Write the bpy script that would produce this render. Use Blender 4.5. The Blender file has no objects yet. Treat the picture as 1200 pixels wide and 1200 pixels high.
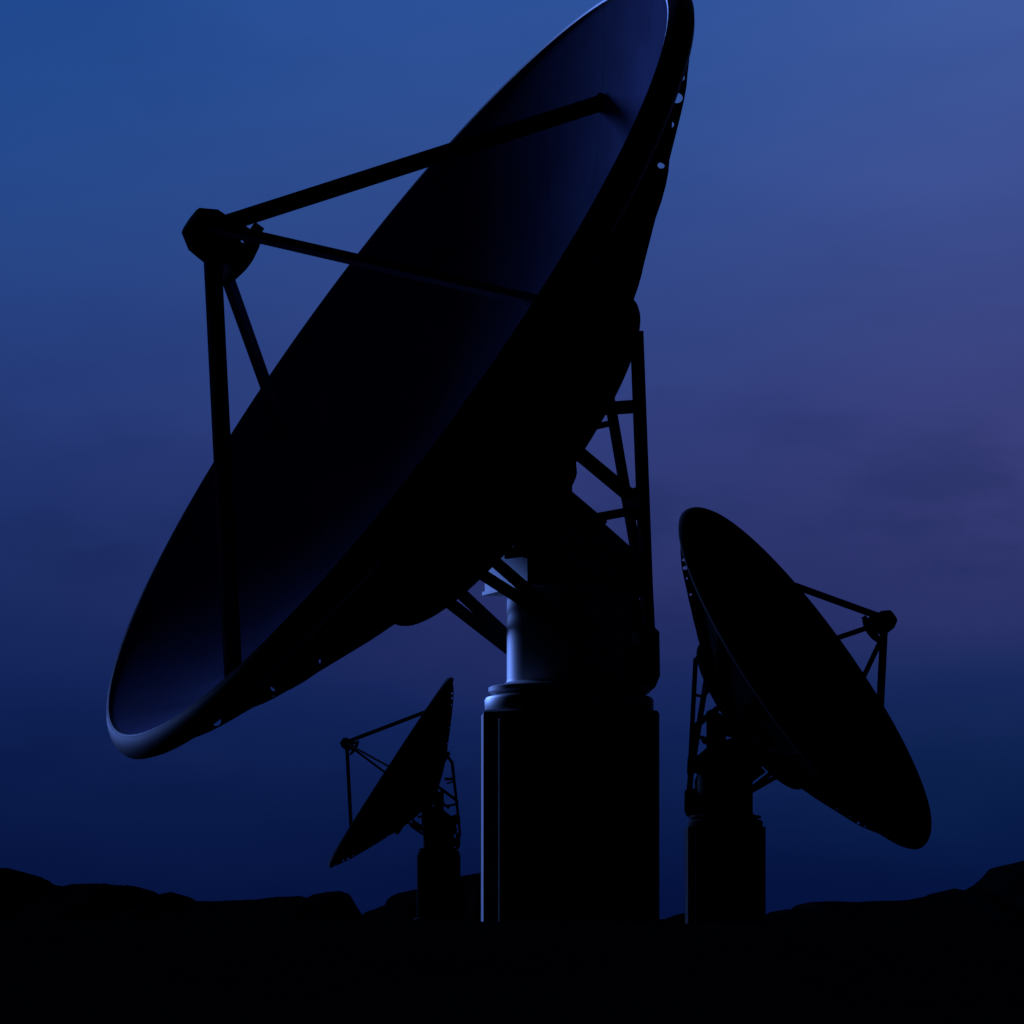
import bpy, math, random
from mathutils import Matrix, Vector, noise

S = bpy.context.scene
COL = S.collection
PI = math.pi

# ------------------------------------------------------------------ camera
cam_d = bpy.data.cameras.new("camera")
cam = bpy.data.objects.new("camera", cam_d)
COL.objects.link(cam)
cam.location = (0.0, 0.0, 1.6)
cam.rotation_euler = (math.radians(90), 0, 0)
cam_d.sensor_width = 36.0
cam_d.sensor_height = 36.0
cam_d.sensor_fit = 'HORIZONTAL'
cam_d.lens = 120.0                       # long lens, kept level and shifted up
cam_d.shift_y = 485.0 / 1200.0
cam_d.clip_start = 0.1
cam_d.clip_end = 30000.0
S.camera = cam
S.render.resolution_x = 1024
S.render.resolution_y = 1024

# ------------------------------------------------------------------ colour management
S.view_settings.view_transform = 'Standard'
S.view_settings.look = 'None'
S.view_settings.exposure = 0.0
S.view_settings.gamma = 1.0


def lin(r, g, b):
    def f(c):
        c /= 255.0
        return c / 12.92 if c <= 0.04045 else ((c + 0.055) / 1.055) ** 2.4
    return (f(r), f(g), f(b), 1.0)


# ------------------------------------------------------------------ twilight sky (by direction)
W = bpy.data.worlds.new("World")
S.world = W
W.use_nodes = True
NT = W.node_tree
NT.nodes.clear()


def N(t, nt=NT, **k):
    n = nt.nodes.new(t)
    for a, b in k.items():
        setattr(n, a, b)
    return n


def math_node(op, a, b=None, c=None, nt=NT, clamp=False):
    n = nt.nodes.new('ShaderNodeMath')
    n.operation = op
    n.use_clamp = clamp
    for i, v in enumerate((a, b, c)):
        if v is None:
            continue
        if isinstance(v, (int, float)):
            n.inputs[i].default_value = v
        else:
            nt.links.new(v, n.inputs[i])
    return n.outputs[0]


def smooth(v, a, b, lo=0.0, hi=1.0, nt=NT):
    n = nt.nodes.new('ShaderNodeMapRange')
    n.interpolation_type = 'SMOOTHSTEP'
    nt.links.new(v, n.inputs[0])
    n.inputs[1].default_value = a
    n.inputs[2].default_value = b
    n.inputs[3].default_value = lo
    n.inputs[4].default_value = hi
    return n.outputs[0]


tc = N('ShaderNodeTexCoord')
sep = N('ShaderNodeSeparateXYZ')
NT.links.new(tc.outputs['Generated'], sep.inputs[0])
X, Y, Z = sep.outputs
AZ = math_node('ARCTAN2', X, Y)
EL = math_node('ARCSINE', Z)

# soft cloud banks, longer than they are high
cmb = N('ShaderNodeCombineXYZ')
NT.links.new(math_node('MULTIPLY', AZ, 9.0), cmb.inputs[0])
NT.links.new(math_node('MULTIPLY', EL, 26.0), cmb.inputs[1])
nz = N('ShaderNodeTexNoise')
nz.inputs['Scale'].default_value = 1.0
nz.inputs['Detail'].default_value = 3.0
nz.inputs['Roughness'].default_value = 0.5
NT.links.new(cmb.outputs[0], nz.inputs['Vector'])
wob = math_node('MULTIPLY', math_node('SUBTRACT', nz.outputs['Fac'], 0.5), 0.035)
ELW = math_node('ADD', EL, wob)
POS = math_node('DIVIDE', ELW, 0.30, clamp=True)


def ramp(stops):
    r = N('ShaderNodeValToRGB')
    cr = r.color_ramp
    cr.interpolation = 'B_SPLINE'
    while len(cr.elements) > 1:
        cr.elements.remove(cr.elements[-1])
    first = True
    for p, c in stops:
        if first:
            e = cr.elements[0]
            e.position = p
            first = False
        else:
            e = cr.elements.new(p)
        e.color = lin(*c)
    NT.links.new(POS, r.inputs[0])
    return r.outputs[0]


# photograph row y  ->  elevation / 0.30 rad
def row(y):
    return math.atan((1085 - y) / 4000.0) / 0.30


LEFT = ramp([(0.0, (5, 17, 60)), (row(1000), (7, 21, 66)), (row(900), (11, 28, 76)),
             (row(800), (17, 36, 90)), (row(700), (24, 42, 96)), (row(600), (30, 48, 106)),
             (row(500), (37, 56, 118)), (row(350), (40, 68, 132)), (row(200), (38, 74, 140)),
             (row(0), (32, 74, 146))])
MID = ramp([(0.0, (4, 16, 60)), (row(1000), (7, 22, 68)), (row(900), (13, 31, 79)),
            (row(830), (19, 37, 92)), (row(760), (34, 44, 98)), (row(650), (44, 52, 108)),
            (row(500), (49, 62, 124)), (row(350), (50, 70, 134)), (row(200), (49, 78, 144)),
            (row(0), (45, 82, 154))])
RIGHT = ramp([(0.0, (4, 17, 62)), (row(1000), (6, 24, 70)), (row(900), (13, 35, 80)),
              (row(800), (22, 42, 94)), (row(720), (42, 50, 106)), (row(600), (52, 57, 114)),
              (row(480), (58, 64, 124)), (row(320), (60, 74, 138)), (row(150), (62, 84, 152)),
              (row(0), (64, 92, 162))])


def mix(f, a, b):
    m = N('ShaderNodeMix')
    m.data_type = 'RGBA'
    NT.links.new(f, m.inputs[0])
    for s, v in ((m.inputs[6], a), (m.inputs[7], b)):
        if isinstance(v, tuple):
            s.default_value = v
        else:
            NT.links.new(v, s)
    return m.outputs[2]


AZW = math_node('ADD', AZ, math_node('MULTIPLY', math_node('SUBTRACT', nz.outputs['Fac'], 0.5), 0.08))
sky = mix(smooth(AZW, -0.16, 0.02), LEFT, MID)
sky = mix(smooth(AZW, 0.02, 0.16), sky, RIGHT)
# dusky, ragged cloud banks lying low, dimmer and bluer than the clear sky behind them
cmb2 = N('ShaderNodeCombineXYZ')
NT.links.new(math_node('MULTIPLY', AZ, 16.0), cmb2.inputs[0])
NT.links.new(math_node('MULTIPLY', EL, 42.0), cmb2.inputs[1])
cmb2.inputs[2].default_value = 4.7
nz2 = N('ShaderNodeTexNoise')
nz2.inputs['Scale'].default_value = 1.0
nz2.inputs['Detail'].default_value = 4.0
nz2.inputs['Roughness'].default_value = 0.55
NT.links.new(cmb2.outputs[0], nz2.inputs['Vector'])
band = math_node('MULTIPLY', smooth(EL, 0.03, 0.07), smooth(EL, 0.11, 0.17, 1.0, 0.15))
cloud = math_node('MULTIPLY', smooth(nz2.outputs['Fac'], 0.46, 0.72), band)
sky = mix(math_node('MULTIPLY', cloud, 0.42), sky, lin(24, 40, 92))
# the afterglow covers one quarter of the sky; the rest is already night
aaz = math_node('ABSOLUTE', AZ)
glow = math_node('MULTIPLY', smooth(aaz, 0.17, 0.60, 1.0, 0.006), smooth(EL, 0.29, 0.70, 1.0, 0.008))
below = smooth(EL, -0.02, 0.0, 0.0, 1.0)
glow = math_node('MULTIPLY', glow, below)
scl = N('ShaderNodeVectorMath')
scl.operation = 'SCALE'
NT.links.new(sky, scl.inputs[0])
NT.links.new(glow, scl.inputs['Scale'])
bg = N('ShaderNodeBackground')
bg.inputs['Strength'].default_value = 1.0
NT.links.new(scl.outputs[0], bg.inputs['Color'])
ow = N('ShaderNodeOutputWorld')
NT.links.new(bg.outputs[0], ow.inputs[0])

# ------------------------------------------------------------------ last low light, from behind on the left
sun_d = bpy.data.lights.new("sun", 'SUN')
sun_d.energy = 3.0
sun_d.angle = math.radians(20)
sun_d.color = (0.15, 0.29, 1.0)
sun = bpy.data.objects.new("sun", sun_d)
COL.objects.link(sun)
TO_LIGHT = Vector((-0.53, 0.80, 0.29)).normalized()
sun.rotation_euler = TO_LIGHT.to_track_quat('Z', 'Y').to_euler()


# ------------------------------------------------------------------ materials
def paint(name, c, rough=0.5, dirt=0.25, scale=1.2, spec=0.3, metal=0.0, bump=0.0):
    m = bpy.data.materials.new(name)
    m.use_nodes = True
    nt = m.node_tree
    b = nt.nodes['Principled BSDF']
    t = nt.nodes.new('ShaderNodeTexCoord')
    n = nt.nodes.new('ShaderNodeTexNoise')
    n.inputs['Scale'].default_value = scale
    n.inputs['Detail'].default_value = 6
    n.inputs['Roughness'].default_value = 0.65
    nt.links.new(t.outputs['Object'], n.inputs['Vector'])
    r = nt.nodes.new('ShaderNodeValToRGB')
    r.color_ramp.elements[0].position = 0.3
    r.color_ramp.elements[1].position = 0.7
    r.color_ramp.elements[0].color = tuple(x * (1 - dirt) for x in c) + (1,)
    r.color_ramp.elements[1].color = tuple(c) + (1,)
    nt.links.new(n.outputs['Fac'], r.inputs[0])
    nt.links.new(r.outputs[0], b.inputs['Base Color'])
    b.inputs['Roughness'].default_value = rough
    b.inputs['Metallic'].default_value = metal
    b.inputs['Specular IOR Level'].default_value = spec
    if bump:
        bp = nt.nodes.new('ShaderNodeBump')
        bp.inputs['Strength'].default_value = bump
        bp.inputs['Distance'].default_value = 0.05
        n2 = nt.nodes.new('ShaderNodeTexNoise')
        n2.inputs['Scale'].default_value = scale * 8
        n2.inputs['Detail'].default_value = 5
        nt.links.new(t.outputs['Object'], n2.inputs['Vector'])
        nt.links.new(n2.outputs['Fac'], bp.inputs['Height'])
        nt.links.new(bp.outputs[0], b.inputs['Normal'])
    return m


M_DISH = paint("dish_paint", (0.12, 0.135, 0.25), 0.9, 0.35, 0.35, 0.0)
M_LEG_LIT = paint("lit_strut_paint", (0.12, 0.13, 0.14), 0.8, 0.3, 1.5, 0.1)  # lighter copy for two feed legs, imitating light that catches them
M_RIM = paint("rim_paint", (0.12, 0.13, 0.16), 0.5, 0.25, 1.5, 0.3)
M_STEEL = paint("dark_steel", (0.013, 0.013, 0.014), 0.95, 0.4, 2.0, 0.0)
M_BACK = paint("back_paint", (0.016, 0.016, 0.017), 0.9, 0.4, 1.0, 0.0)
M_WHITE = paint("white_enamel", (0.75, 0.75, 0.75), 0.42, 0.2, 1.5, 0.5)
M_TOWER = paint("tower_paint", (0.30, 0.30, 0.31), 0.6, 0.3, 0.8, 0.2)
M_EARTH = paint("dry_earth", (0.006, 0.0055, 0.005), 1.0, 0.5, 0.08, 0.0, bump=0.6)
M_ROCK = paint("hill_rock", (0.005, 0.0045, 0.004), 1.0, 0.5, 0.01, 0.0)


# ------------------------------------------------------------------ mesh helpers
def link_mesh(name, verts, faces, mat, parent=None, smooth_=False, mw=None):
    me = bpy.data.meshes.new(name)
    me.from_pydata([tuple(v) for v in verts], [], faces)
    me.validate()
    me.update()
    me.materials.append(mat)
    if smooth_:
        me.polygons.foreach_set('use_smooth', [True] * len(me.polygons))
        me.set_sharp_from_angle(angle=math.radians(38))
    o = bpy.data.objects.new(name, me)
    COL.objects.link(o)
    if parent:
        o.parent = parent
    if mw is not None:
        o.matrix_local = mw
    return o


class MB:
    def __init__(self):
        self.v = []
        self.f = []

    def add(self, vs, fs):
        k = len(self.v)
        self.v += [Vector(v) for v in vs]
        self.f += [tuple(i + k for i in f) for f in fs]

    def box(self, x0, x1, y0, y1, z0, z1):
        vs = [(x, y, z) for z in (z0, z1) for y in (y0, y1) for x in (x0, x1)]
        self.add(vs, [(0, 2, 3, 1), (4, 5, 7, 6), (0, 1, 5, 4), (2, 6, 7, 3), (0, 4, 6, 2), (1, 3, 7, 5)])

    def tube(self, p, q, r, n=14, sq=None, r2=None):
        """round member, or a box member when sq=(w, h) is given"""
        p, q = Vector(p), Vector(q)
        d = (q - p).normalized()
        a = Vector((0, 1, 0)) if abs(d.y) < 0.9 else Vector((1, 0, 0))
        e1 = d.cross(a).normalized()
        e2 = d.cross(e1)
        if sq:
            ring = [(-sq[0] / 2, -sq[1] / 2), (sq[0] / 2, -sq[1] / 2), (sq[0] / 2, sq[1] / 2), (-sq[0] / 2, sq[1] / 2)]
            rr = [ring, ring]
        else:
            r2 = r if r2 is None else r2
            c = [(math.cos(2 * PI * i / n), math.sin(2 * PI * i / n)) for i in range(n)]
            rr = [[(x * r, y * r) for x, y in c], [(x * r2, y * r2) for x, y in c]]
        k = len(rr[0])
        vs = [p + e1 * x + e2 * y for x, y in rr[0]] + [q + e1 * x + e2 * y for x, y in rr[1]]
        fs = [(i, (i + 1) % k, k + (i + 1) % k, k + i) for i in range(k)]
        fs += [tuple(reversed(range(k))), tuple(range(k, 2 * k))]
        self.add(vs, fs)

    def lathe(self, prof, n=96, axis='z', closed=False, phase=0.0, cap=True):
        """prof: list of (radius, height)"""
        k = len(self.v)
        m = len(prof)
        vs = []
        for i in range(n):
            t = 2 * PI * i / n + phase
            for r, h in prof:
                if axis == 'z':
                    vs.append((r * math.cos(t), r * math.sin(t), h))
                else:                                   # x axis = dish axis; t measured from local z to y
                    vs.append((h, r * math.sin(t), r * math.cos(t)))
        fs = []
        last = m if closed else m - 1
        for i in range(n):
            j = (i + 1) % n
            for a in range(last):
                b = (a + 1) % m
                fs.append((i * m + a, j * m + a, j * m + b, i * m + b))
        if cap and not closed:
            if prof[0][0] > 1e-6:
                fs.append(tuple(reversed([i * m for i in range(n)])))
            if prof[-1][0] > 1e-6:
                fs.append(tuple([i * m + m - 1 for i in range(n)]))
        self.add(vs, fs)

    def prism(self, poly, y0, y1):
        """poly in (x, z), extruded along y"""
        n = len(poly)
        vs = [(x, y0, z) for x, z in poly] + [(x, y1, z) for x, z in poly]
        fs = [tuple(range(n)), tuple(reversed(range(n, 2 * n)))]
        fs += [(i, n + i, n + (i + 1) % n, (i + 1) % n) for i in range(n)]
        self.add(vs, fs)

    def build(self, name, mat, parent=None, smooth_=True, mw=None):
        o = link_mesh(name, self.v, self.f, mat, parent, smooth_, mw)
        import bmesh
        bm = bmesh.new()
        bm.from_mesh(o.data)
        bmesh.ops.remove_doubles(bm, verts=bm.verts, dist=1e-5)
        bmesh.ops.recalc_face_normals(bm, faces=bm.faces)
        bm.to_mesh(o.data)
        bm.free()
        if smooth_:
            o.data.set_sharp_from_angle(angle=math.radians(38))
        return o


def tag(o, label, cat, group=None):
    o['label'] = label
    o['category'] = cat
    if group:
        o['group'] = group


# ------------------------------------------------------------------ ground
TELESCOPES = [(1.60, 95.6, 0.0, 201.8), (13.42, 215.0, 0.25, -23.0), (-8.33, 387.6, 2.1, 182.6)]


def sstep(a, b, x):
    t = min(1, max(0, (x - a) / (b - a)))
    return t * t * (3 - 2 * t)


def ground_z(x, y):
    z = 0.25 * sstep(120, 205, y) + 2.05 * sstep(215, 385, y) - 1.6 * sstep(460, 800, y)
    berm = math.exp(-((y - 62) / 13.0) ** 2)
    z += berm * (1.66 + 0.05 * noise.noise((x * 0.3, y * 0.1, 0)) + 0.03 * noise.noise((x * 1.4, y * 0.5, 7)))
    amp = 0.10 * sstep(6, 30, y) if y > 0 else 0.04
    z += amp * noise.fractal((x * 0.08, y * 0.08, 3.1), 1.0, 2.0, 4)
    for (tx, ty, tz, _) in TELESCOPES:
        d = math.hypot(x - tx, y - ty)
        k = 1 - sstep(5, 11, d)
        z = z * (1 - k) + tz * k
    return z


xs = [-9000, -4000, -1800, -800, -400, -220, -130, -85, -60, -45]
xs += [-35 + i * 0.9 for i in range(79)] + [45, 60, 85, 130, 220, 400, 800, 1800, 4000, 9000]
ys = [-600, -150, -50, -20, -8] + [i * 1.5 for i in range(0, 70)] + [105 + 4 * i for i in range(0, 85)] \
    + [460, 500, 560, 640, 740, 900, 1200, 1700, 2600, 4500, 9000]
vs = [(x, y, ground_z(x, y)) for y in ys for x in xs]
nx = len(xs)
fs = [(j * nx + i, j * nx + i + 1, (j + 1) * nx + i + 1, (j + 1) * nx + i)
      for j in range(len(ys) - 1) for i in range(nx - 1)]
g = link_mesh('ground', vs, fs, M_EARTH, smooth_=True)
g['kind'] = 'structure'


# ------------------------------------------------------------------ hills: ridges with real depth
def ridge(name, dist, depth, prof, seed):
    """prof: (bearing tangent x 4000, crest rise x 4000) along the ridge; a solid ridge `depth` metres thick"""
    pts = []
    for (a, b), (c, d) in zip(prof[:-1], prof[1:]):
        n = max(1, int(abs(c - a) / 2))
        for i in range(n):
            t = i / n
            pts.append((a + (c - a) * t, b + (d - b) * t))
    pts.append(prof[-1])
    rows = [(-1.0, 0.0), (-0.72, 0.22), (-0.45, 0.55), (-0.2, 0.86), (0.0, 1.0), (0.3, 0.93), (0.65, 0.5), (1.0, 0.0)]
    vs = []
    for t, f in rows:
        for k, (px, py) in enumerate(pts):
            x = px / 4000 * dist
            crest = 1.6 + py / 4000 * dist
            base = 0.4
            z = base - 3 + (crest - base + 3) * f
            j = noise.noise((px * 0.035, t * 2.3, seed)) * depth * 0.22
            if f == 1.0:
                z += 0.013 * crest * noise.fractal((px * 0.21, 0, seed), 0.8, 2.1, 4)
            elif 0 < f:
                z += crest * 0.09 * noise.fractal((px * 0.05, t * 3, seed), 1.0, 2.0, 3)
                z = min(z, crest * 0.985)
            vs.append((x, dist + t * depth + j * (1 - f), z))
    n = len(pts)
    fs = [(j * n + i, j * n + i + 1, (j + 1) * n + i + 1, (j + 1) * n + i)
          for j in range(len(rows) - 1) for i in range(n - 1)]
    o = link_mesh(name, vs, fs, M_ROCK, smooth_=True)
    o['kind'] = 'structure'
    return o


def pr(lst):
    return [(x - 600, 1085 - y) for x, y in lst]


ridge('hills', 2300, 420, pr([(-900, 1065), (-520, 1010), (-250, 985), (-90, 1003), (0, 1017), (8, 1017), (18, 1020), (40, 1032),
                              (58, 1036), (68, 1038), (75, 1039), (85, 1036), (122, 1035), (133, 1037), (158, 1038),
                              (172, 1044), (182, 1050), (192, 1047), (200, 1045), (206, 1048), (216, 1056), (250, 1056),
                              (300, 1054), (322, 1051), (352, 1050), (359, 1052), (368, 1048), (385, 1045), (399, 1044),
                              (403, 1049), (415, 1072), (424, 1076), (434, 1078), (470, 1081), (540, 1083)]), 3.3)
ridge('hills', 1500, 260, pr([(380, 1084), (412, 1079), (424, 1075), (432, 1072), (433, 1067), (440, 1065), (450, 1061), (457, 1056),
                              (459, 1050), (465, 1047), (488, 1042), (510, 1035), (535, 1027), (545, 1026), (560, 1023),
                              (575, 1021), (610, 1020), (650, 1030), (700, 1052), (745, 1068), (770, 1077), (784, 1077),
                              (792, 1073), (800, 1070), (808, 1072), (840, 1073), (880, 1076), (930, 1082)]), 8.1)
ridge('hills', 2700, 480, pr([(800, 1082), (850, 1074), (895, 1073), (910, 1072), (918, 1066), (936, 1065), (946, 1063), (949, 1057),
                              (978, 1056), (1005, 1057), (1020, 1056), (1055, 1055), (1070, 1054), (1085, 1050),
                              (1105, 1047), (1113, 1042), (1120, 1041), (1135, 1046), (1142, 1044), (1152, 1040),
                              (1163, 1031), (1180, 1018), (1200, 1008), (1290, 985), (1420, 1000), (1700, 1050), (2100, 1070)]), 5.7)

# ------------------------------------------------------------------ radio telescope
ELEV = math.radians(32.9)
ca, sa = math.cos(ELEV), math.sin(ELEV)
E_Z = 13.4                                # elevation axis height
L_D = 6.85                                # elevation axis to rim plane
# dish frame: x along the boresight, y along the elevation axis, z up the dish; origin at rim-plane centre
DISH = Matrix(((ca, 0, -sa, L_D * ca), (0, 1, 0, 0), (sa, 0, ca, E_Z + L_D * sa), (0, 0, 0, 1)))
RD = 12.5
DEPTH = 4.34


def par(r):
    return -DEPTH * (1 - (r / RD) ** 2)


root = bpy.data.objects.new('radio_telescope', None)
COL.objects.link(root)
root.empty_display_size = 3

# --- pedestal
m = MB()
TW = math.radians(-19)                      # the pedestal's flats do not follow the dish's bearing
m.lathe([(2.63, -0.6), (2.63, 7.52), (2.57, 7.58)], n=8, phase=PI / 8 + TW, cap=True)
tower = m.build('pedestal', M_TOWER, root, smooth_=False)
m = MB()
m.lathe([(2.82, -0.3), (2.82, 0.35), (2.55, 0.42), (2.3, 0.42)], n=48)
m.build('plinth', M_TOWER, tower)
# flanges, conduit and ladder on the pedestal faces
for k in range(8):
    t = PI / 8 + TW + k * PI / 4
    m = MB()
    c, s = math.cos(t), math.sin(t)
    m.tube((2.61 * c, 2.61 * s, 0.42), (2.61 * c, 2.61 * s, 7.50), 0.035, 8)
    m.build('corner_bead', M_TOWER, tower)
m = MB()
A1 = math.radians(45) + TW                  # normal of the flat that carries the conduit
m.tube((2.56, -0.22, 0.4), (2.56, -0.22, 7.3), 0.085, 12)
for z in (1.2, 3.2, 5.2, 6.9):
    m.box(2.42, 2.58, -0.32, -0.12, z, z + 0.08)
m.v = [Matrix.Rotation(A1, 3, 'Z') @ v for v in m.v]
m.build('conduit', M_TOWER, tower)
m = MB()
for y in (-0.25, 0.25):
    m.tube((-2.48, y, 0.3), (-2.48, y, 7.6), 0.03, 8)
for i in range(24):
    m.tube((-2.48, -0.25, 0.5 + i * 0.3), (-2.48, 0.25, 0.5 + i * 0.3), 0.016, 6)
for z in (0.8, 2.8, 4.8, 6.8):
    for y in (-0.25, 0.25):
        m.tube((-2.2, y, z), (-2.48, y, z), 0.02, 6)
m.v = [Matrix.Rotation(math.radians(180 + 135) + TW, 3, 'Z') @ (v + Vector((-0.1, 0, 0))) for v in m.v]
m.build('ladder', M_STEEL, tower)

# --- azimuth bearing housing on top of the pedestal
m = MB()
m.lathe([(1.6, 7.45), (2.28, 7.50), (2.34, 7.56), (2.36, 7.65), (2.37, 7.90), (2.33, 7.98), (2.22, 8.02), (2.05, 8.03),
         (2.05, 8.10), (2.22, 8.11), (2.26, 8.14), (2.26, 8.26), (2.22, 8.29), (1.9, 8.30)], n=72)
m.build('azimuth_bearing', M_WHITE, root)

# --- rotating column
m = MB()
m.lathe([(1.90, 8.28), (1.90, 8.33), (1.76, 8.41), (1.745, 8.5), (1.745, 10.99), (1.9, 11.0)], n=72)
col = m.build('column', M_WHITE, root)
m = MB()                                    # drive housing bulging from the back of the column
m.lathe([(0.0, 9.86), (0.34, 9.9), (0.46, 10.0), (0.48, 10.5), (0.38, 10.8), (0.34, 10.9), (0.34, 11.0)], n=28)
m.v = [v + Vector((-1.62, 0.25, 0)) for v in m.v]
m.build('drive_housing', M_STEEL, col)

# --- yoke
m = MB()
m.prism([(-1.49, 10.99), (1.91, 10.99), (1.91, 12.62), (1.25, 13.15), (-0.3, 12.78), (-1.40, 11.93), (-1.49, 11.80)], -1.6, 1.6)
yoke = m.build('yoke', M_WHITE, root, smooth_=False)
m = MB()
m.box(-1.55, 1.97, -1.66, 1.66, 10.93, 11.03)
m.build('deck_plate', M_WHITE, yoke, smooth_=False)
for s in (-1, 1):
    m = MB()
    y0, y1 = (1.05, 1.55) if s > 0 else (-1.75, -1.25)
    q = 0.72 if s > 0 else -0.62
    m.prism([(q, 12.3), (q + 1.15, 12.3), (q + 1.1, 13.9), (q + 0.85, 14.6), (q + 0.3, 14.9), (q, 14.75)], y0, y1)
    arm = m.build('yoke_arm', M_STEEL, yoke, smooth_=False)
m = MB()
m.tube((0.8, -1.7, E_Z), (0.8, 1.1, E_Z), 0.25, 24)
m.build('elevation_axle', M_STEEL, yoke)

# --- back A-frame with counterweight
m = MB()
m.tube((-1.50, 1.28, 18.15), (-2.33, 0.10, 10.9), 0, sq=(0.30, 0.26))
m.tube((-0.95, 1.28, 18.85), (-1.48, 1.28, 18.10), 0.11, 10)
m.tube((-2.33, 0.10, 10.9), (-2.42, 0.05, 9.7), 0, sq=(0.30, 0.28))
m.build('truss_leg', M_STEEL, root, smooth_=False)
m = MB()
m.tube((-1.50, -1.28, 18.15), (-2.33, -0.10, 10.9), 0, sq=(0.24, 0.22))
m.tube((-0.95, -1.28, 18.85), (-1.48, -1.28, 18.10), 0.11, 10)
m.build('truss_leg', M_STEEL, root, smooth_=False)
m = MB()
m.tube((-0.85, -0.9, 16.22), (-1.74, 0.95, 16.12), 0, sq=(0.34, 0.3))
m.build('cross_beam', M_STEEL, root, smooth_=False)
m = MB()
m.tube((-0.95, -1.1, 15.72), (-1.74, -0.7, 15.90), 0.09, 10)
m.build('cross_beam', M_STEEL, root)
m = MB()
m.tube((0.25, -0.45, 15.45), (-2.02, -0.40, 13.80), 0, sq=(0.34, 0.28))
m.build('diagonal_brace', M_STEEL, root, smooth_=False)
m = MB()
m.tube((-1.15, -1.0, 13.18), (-2.08, 0.3, 13.33), 0, sq=(0.24, 0.24))
m.build('cross_beam', M_STEEL, root, smooth_=False)
m = MB()
m.tube((0.3, -0.6, 14.02), (-1.22, -0.6, 12.90), 0, sq=(0.3, 0.56))
m.build('diagonal_brace', M_STEEL, root, smooth_=False)
m = MB()
m.prism([(-1.93, 13.95), (-2.22, 13.78), (-2.24, 13.1), (-1.98, 13.05), (-1.88, 13.5)], -0.42, 0.36)
m.build('gusset_plate', M_STEEL, root, smooth_=False)
m = MB()
m.prism([(-2.02, 12.2), (-2.42, 11.95), (-2.47, 11.0), (-1.55, 11.0), (-1.5, 12.0)], -0.25, 0.25)
m.build('gusset_plate', M_STEEL, root, smooth_=False)
m = MB()
m.prism([(-1.95, 9.95), (-2.18, 10.05), (-2.42, 9.85), (-2.44, 8.62), (-2.3, 8.30), (-1.95, 8.02)], -0.80, 0.78)
m.box(-2.25, -1.6, -0.5, 0.5, 8.5, 9.5)
m.build('counterweight', M_STEEL, root, smooth_=False)

# --- lower dish struts
for (p, q, w) in (((3.2, 2.0, 11.62), (0.75, 1.9, 9.78), 0.26), ((3.75, 2.0, 11.32), (0.75, 1.85, 9.70), 0.26),
                  ((2.95, -2.0, 11.40), (0.55, -1.9, 9.35), 0.28), ((3.25, -2.0, 11.02), (0.55, -1.9, 9.12), 0.28)):
    m = MB()
    m.tube(p, q, 0, sq=(w, w))
    m.build('elevation_strut', M_STEEL, root, smooth_=False)
m = MB()
m.tube((2.3, 1.0, 11.83), (1.35, 1.9, 11.95), 0, sq=(0.28, 0.28))
m.build('cross_beam', M_STEEL, root, smooth_=False)

# --- reflector (dish frame)
m = MB()
NR = 30
prof = []
for i in range(NR + 1):
    r = 12.42 * i / NR
    prof.append((r, par(r)))
for i in range(NR, -1, -1):
    r = 12.42 * i / NR
    prof.append((r, par(r) - 0.06))
m.lathe(prof, n=144, axis='x', cap=False)
refl = m.build('reflector', M_DISH, root, mw=DISH)
m = MB()
m.lathe([(12.40, 0.00), (12.46, 0.03), (12.54, -0.03), (12.66, -0.12), (12.77, -0.26), (12.83, -0.42), (12.83, -0.54),
         (12.70, -0.66), (12.45, -0.76), (12.2, -0.82), (12.1, -0.76), (12.25, -0.4)], n=144, axis='x', closed=True)
m.build('rim', M_RIM, refl)
for k in range(18):                         # raised seams between the reflector panels
    m = MB()
    t = 2 * PI * k / 18
    pts = []
    for i in range(2, 25):
        r = 12.4 * i / 24
        pts.append(Vector((par(r) + 0.004, r * math.sin(t), r * math.cos(t))))
    side = Vector((0, math.cos(t), -math.sin(t))) * 0.008
    vs = [p - side for p in pts] + [p + side for p in pts]
    n = len(pts)
    m.add(vs, [(i, i + 1, n + i + 1, n + i) for i in range(n - 1)])
    m.build('panel_seam', M_DISH, refl)
# --- back structure: inner cladding, ribs with round lightening holes, hoops, support ring
outer = [(12.3, -0.86), (12.12, -1.0), (11.85, -1.2), (11.55, -1.4), (11.27, -1.6), (10.93, -1.8), (10.55, -2.0), (10.15, -2.2),
         (9.75, -2.4), (9.35, -2.6), (8.55, -3.0), (7.75, -3.4), (6.87, -3.8), (6.0, -4.2), (5.2, -4.6), (4.2, -5.0), (3.1, -5.4),
         (1.7, -5.8), (1.0, -6.0)]
m = MB()
m.lathe([(11.9, -0.7), (11.3, -1.1), (10.5, -1.48), (9.8, -1.85), (8.9, -2.3), (8.0, -2.75), (7.0, -3.25), (6.0, -3.7), (5.0, -4.15),
         (4.0, -4.6), (3.0, -5.0), (2.0, -5.4), (1.5, -5.8), (0.0, -5.8)], n=72, axis='x', cap=False)
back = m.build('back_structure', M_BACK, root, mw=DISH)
inner = [(0.8, par(0.8) - 0.1), (4, par(4) - 0.1), (6, par(6) - 0.1), (8, par(8) - 0.1), (10, par(10) - 0.1), (12.3, -0.3)]
cu = bpy.data.curves.new('rib', 'CURVE')
cu.dimensions = '2D'
cu.fill_mode = 'BOTH'
cu.extrude = 0.035


def spl(pts):
    s = cu.splines.new('POLY')
    s.points.add(len(pts) - 1)
    for p, (x, y) in zip(s.points, pts):
        p.co = (x, y, 0, 1)
    s.use_cyclic_u = True


spl(outer + inner)


def hole(r, x, rad):
    spl([(r + rad * math.cos(2 * PI * i / 20), x + rad * math.sin(2 * PI * i / 20)) for i in range(20)])


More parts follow.
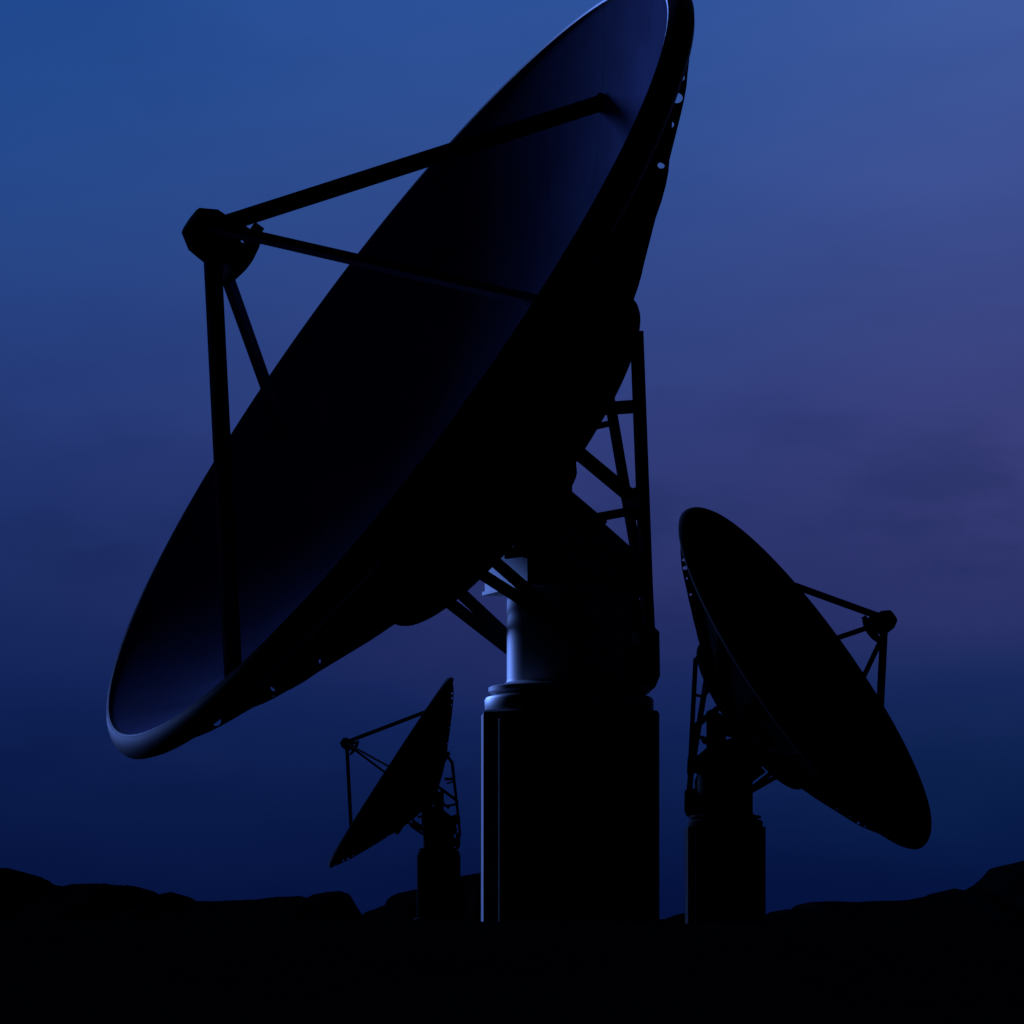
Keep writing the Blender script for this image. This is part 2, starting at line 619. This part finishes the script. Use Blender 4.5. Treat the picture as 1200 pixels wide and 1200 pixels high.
for r, x, rad in ((11.33, -1.33, 0.12), (10.86, -1.62, 0.15), (10.2, -1.95, 0.10), (7.88, -3.13, 0.09), (6.25, -3.96, 0.09),
                  (9.2, -2.48, 0.10)):
    hole(r, x, rad)
tmp = bpy.data.objects.new('rib_outline', cu)
COL.objects.link(tmp)
dg = bpy.context.evaluated_depsgraph_get()
rib_me = bpy.data.meshes.new_from_object(tmp.evaluated_get(dg))
bpy.data.objects.remove(tmp)
rib_me.name = 'rib'
# curve plane (r, x) -> dish plane: x axis = boresight, z axis = radius
rib_me.transform(Matrix(((0, 1, 0, 0), (0, 0, 1, 0), (1, 0, 0, 0), (0, 0, 0, 1))))
rib_me.materials.clear()
rib_me.materials.append(M_STEEL)
for k in range(18):
    o = bpy.data.objects.new('rib', rib_me)
    COL.objects.link(o)
    o.parent = back
    o.matrix_local = Matrix.Rotation(2 * PI * k / 18, 4, 'X')
for r, x in ((9.42, -2.50), (7.0, -3.68)):
    m = MB()
    rr = 0.06
    m.lathe([(r + rr * math.cos(2 * PI * i / 8), x + rr * math.sin(2 * PI * i / 8)) for i in range(8)], n=72, axis='x', closed=True)
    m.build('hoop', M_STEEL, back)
m = MB()
m.lathe([(5.30 + 0.28 * math.cos(2 * PI * i / 16), -4.66 + 0.28 * math.sin(2 * PI * i / 16)) for i in range(16)], n=96, axis='x', closed=True)
m.build('support_ring', M_STEEL, back)
m = MB()
m.lathe([(1.2, -5.6), (1.2, -6.1), (0.9, -6.4), (0.0, -6.45)], n=40, axis='x')
m.build('hub', M_STEEL, back)

# --- feed legs and feed housing
LEGS = [(0, 10.05, 5.5, 0.42, 0.43), (180, 9.9, 5.2, 0.5, 0.42), (90, 11.35, 5.8, 0.6, 0.27), (270, 10.85, 5.15, 0.6, 0.30)]
for deg, r, al, ra, w in LEGS:
    t = math.radians(deg)
    c, s = math.cos(t), math.sin(t)
    m = MB()
    m.tube((par(r) + 0.02, r * s, r * c), (al, ra * s, ra * c), 0, sq=(w, w * 0.72) if deg in (0, 180) else (w * 0.8, w))
    leg = m.build('feed_leg', M_STEEL if deg in (0, 180) else M_LEG_LIT, root, smooth_=False, mw=DISH)
    m = MB()
    m.tube((par(r) - 0.02, r * s, r * c), (par(r) + 0.16, (r - 0.05) * s, (r - 0.05) * c), w * 0.62, 16)
    m.build('foot_plate', M_STEEL, leg)
m = MB()
m.lathe([(0.0, 6.26), (0.41, 6.26), (0.67, 5.84), (0.69, 5.50), (0.70, 5.1), (0.62, 4.92), (0.36, 4.86), (0.34, 4.6), (0.0, 4.6)], n=8, axis='x',
        cap=False, phase=PI / 8)
fh = m.build('feed_housing', M_STEEL, root, smooth_=False, mw=DISH)
m = MB()
pr_ = [(0.0, 4.30), (0.3, 4.32), (0.6, 4.39), (0.88, 4.52), (0.90, 4.60), (0.86, 4.66), (0.55, 4.68), (0.0, 4.70)]
m.lathe(pr_, n=40, axis='x', cap=False)
m.build('subreflector', M_STEEL, fh)
m = MB()
m.box(4.50, 4.78, -0.14, 0.14, 0.72, 1.02)
m.box(4.60, 5.0, -0.1, 0.1, 0.45, 0.78)
m.build('bracket', M_STEEL, fh, smooth_=False)


# ------------------------------------------------------------------ copies
def copy_tree(o, parent=None):
    c = o.copy()
    COL.objects.link(c)
    c.parent = parent
    for ch in list(o.children):
        copy_tree(ch, c)
    return c


LABELS = ['large dark radio telescope in front with white column, its dish tilted up to the left',
          'radio telescope behind on the right whose dish faces up to the right',
          'smallest and farthest radio telescope, seen edge on between the near dish and its pedestal']
UNLIT = paint("unlit_dark_paint", (0.022, 0.022, 0.024), 0.9, 0.35, 0.8, 0.02)  # shade put into the colour of the far copies
roots = [root] + [copy_tree(root) for _ in range(2)]
for o, (x, y, z, psi), lb in zip(roots, TELESCOPES, LABELS):
    o.location = (x, y, z)
    o.rotation_euler = (0, 0, math.radians(psi))
    tag(o, lb, 'radio telescope', 'radio telescopes on the plain')
    for ch in o.children:                    # every pedestal is built square to the same line, whatever its dish faces
        if ch.name.startswith('pedestal'):
            ch.rotation_euler = (0, 0, math.radians(201.8 - psi))

# the two farther telescopes are coloured near black to imitate standing unlit
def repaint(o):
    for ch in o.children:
        if ch.type == 'MESH' and ch.data.materials[0] in (M_WHITE, M_TOWER, M_RIM, M_DISH, M_LEG_LIT):
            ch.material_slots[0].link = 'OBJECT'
            ch.material_slots[0].material = UNLIT
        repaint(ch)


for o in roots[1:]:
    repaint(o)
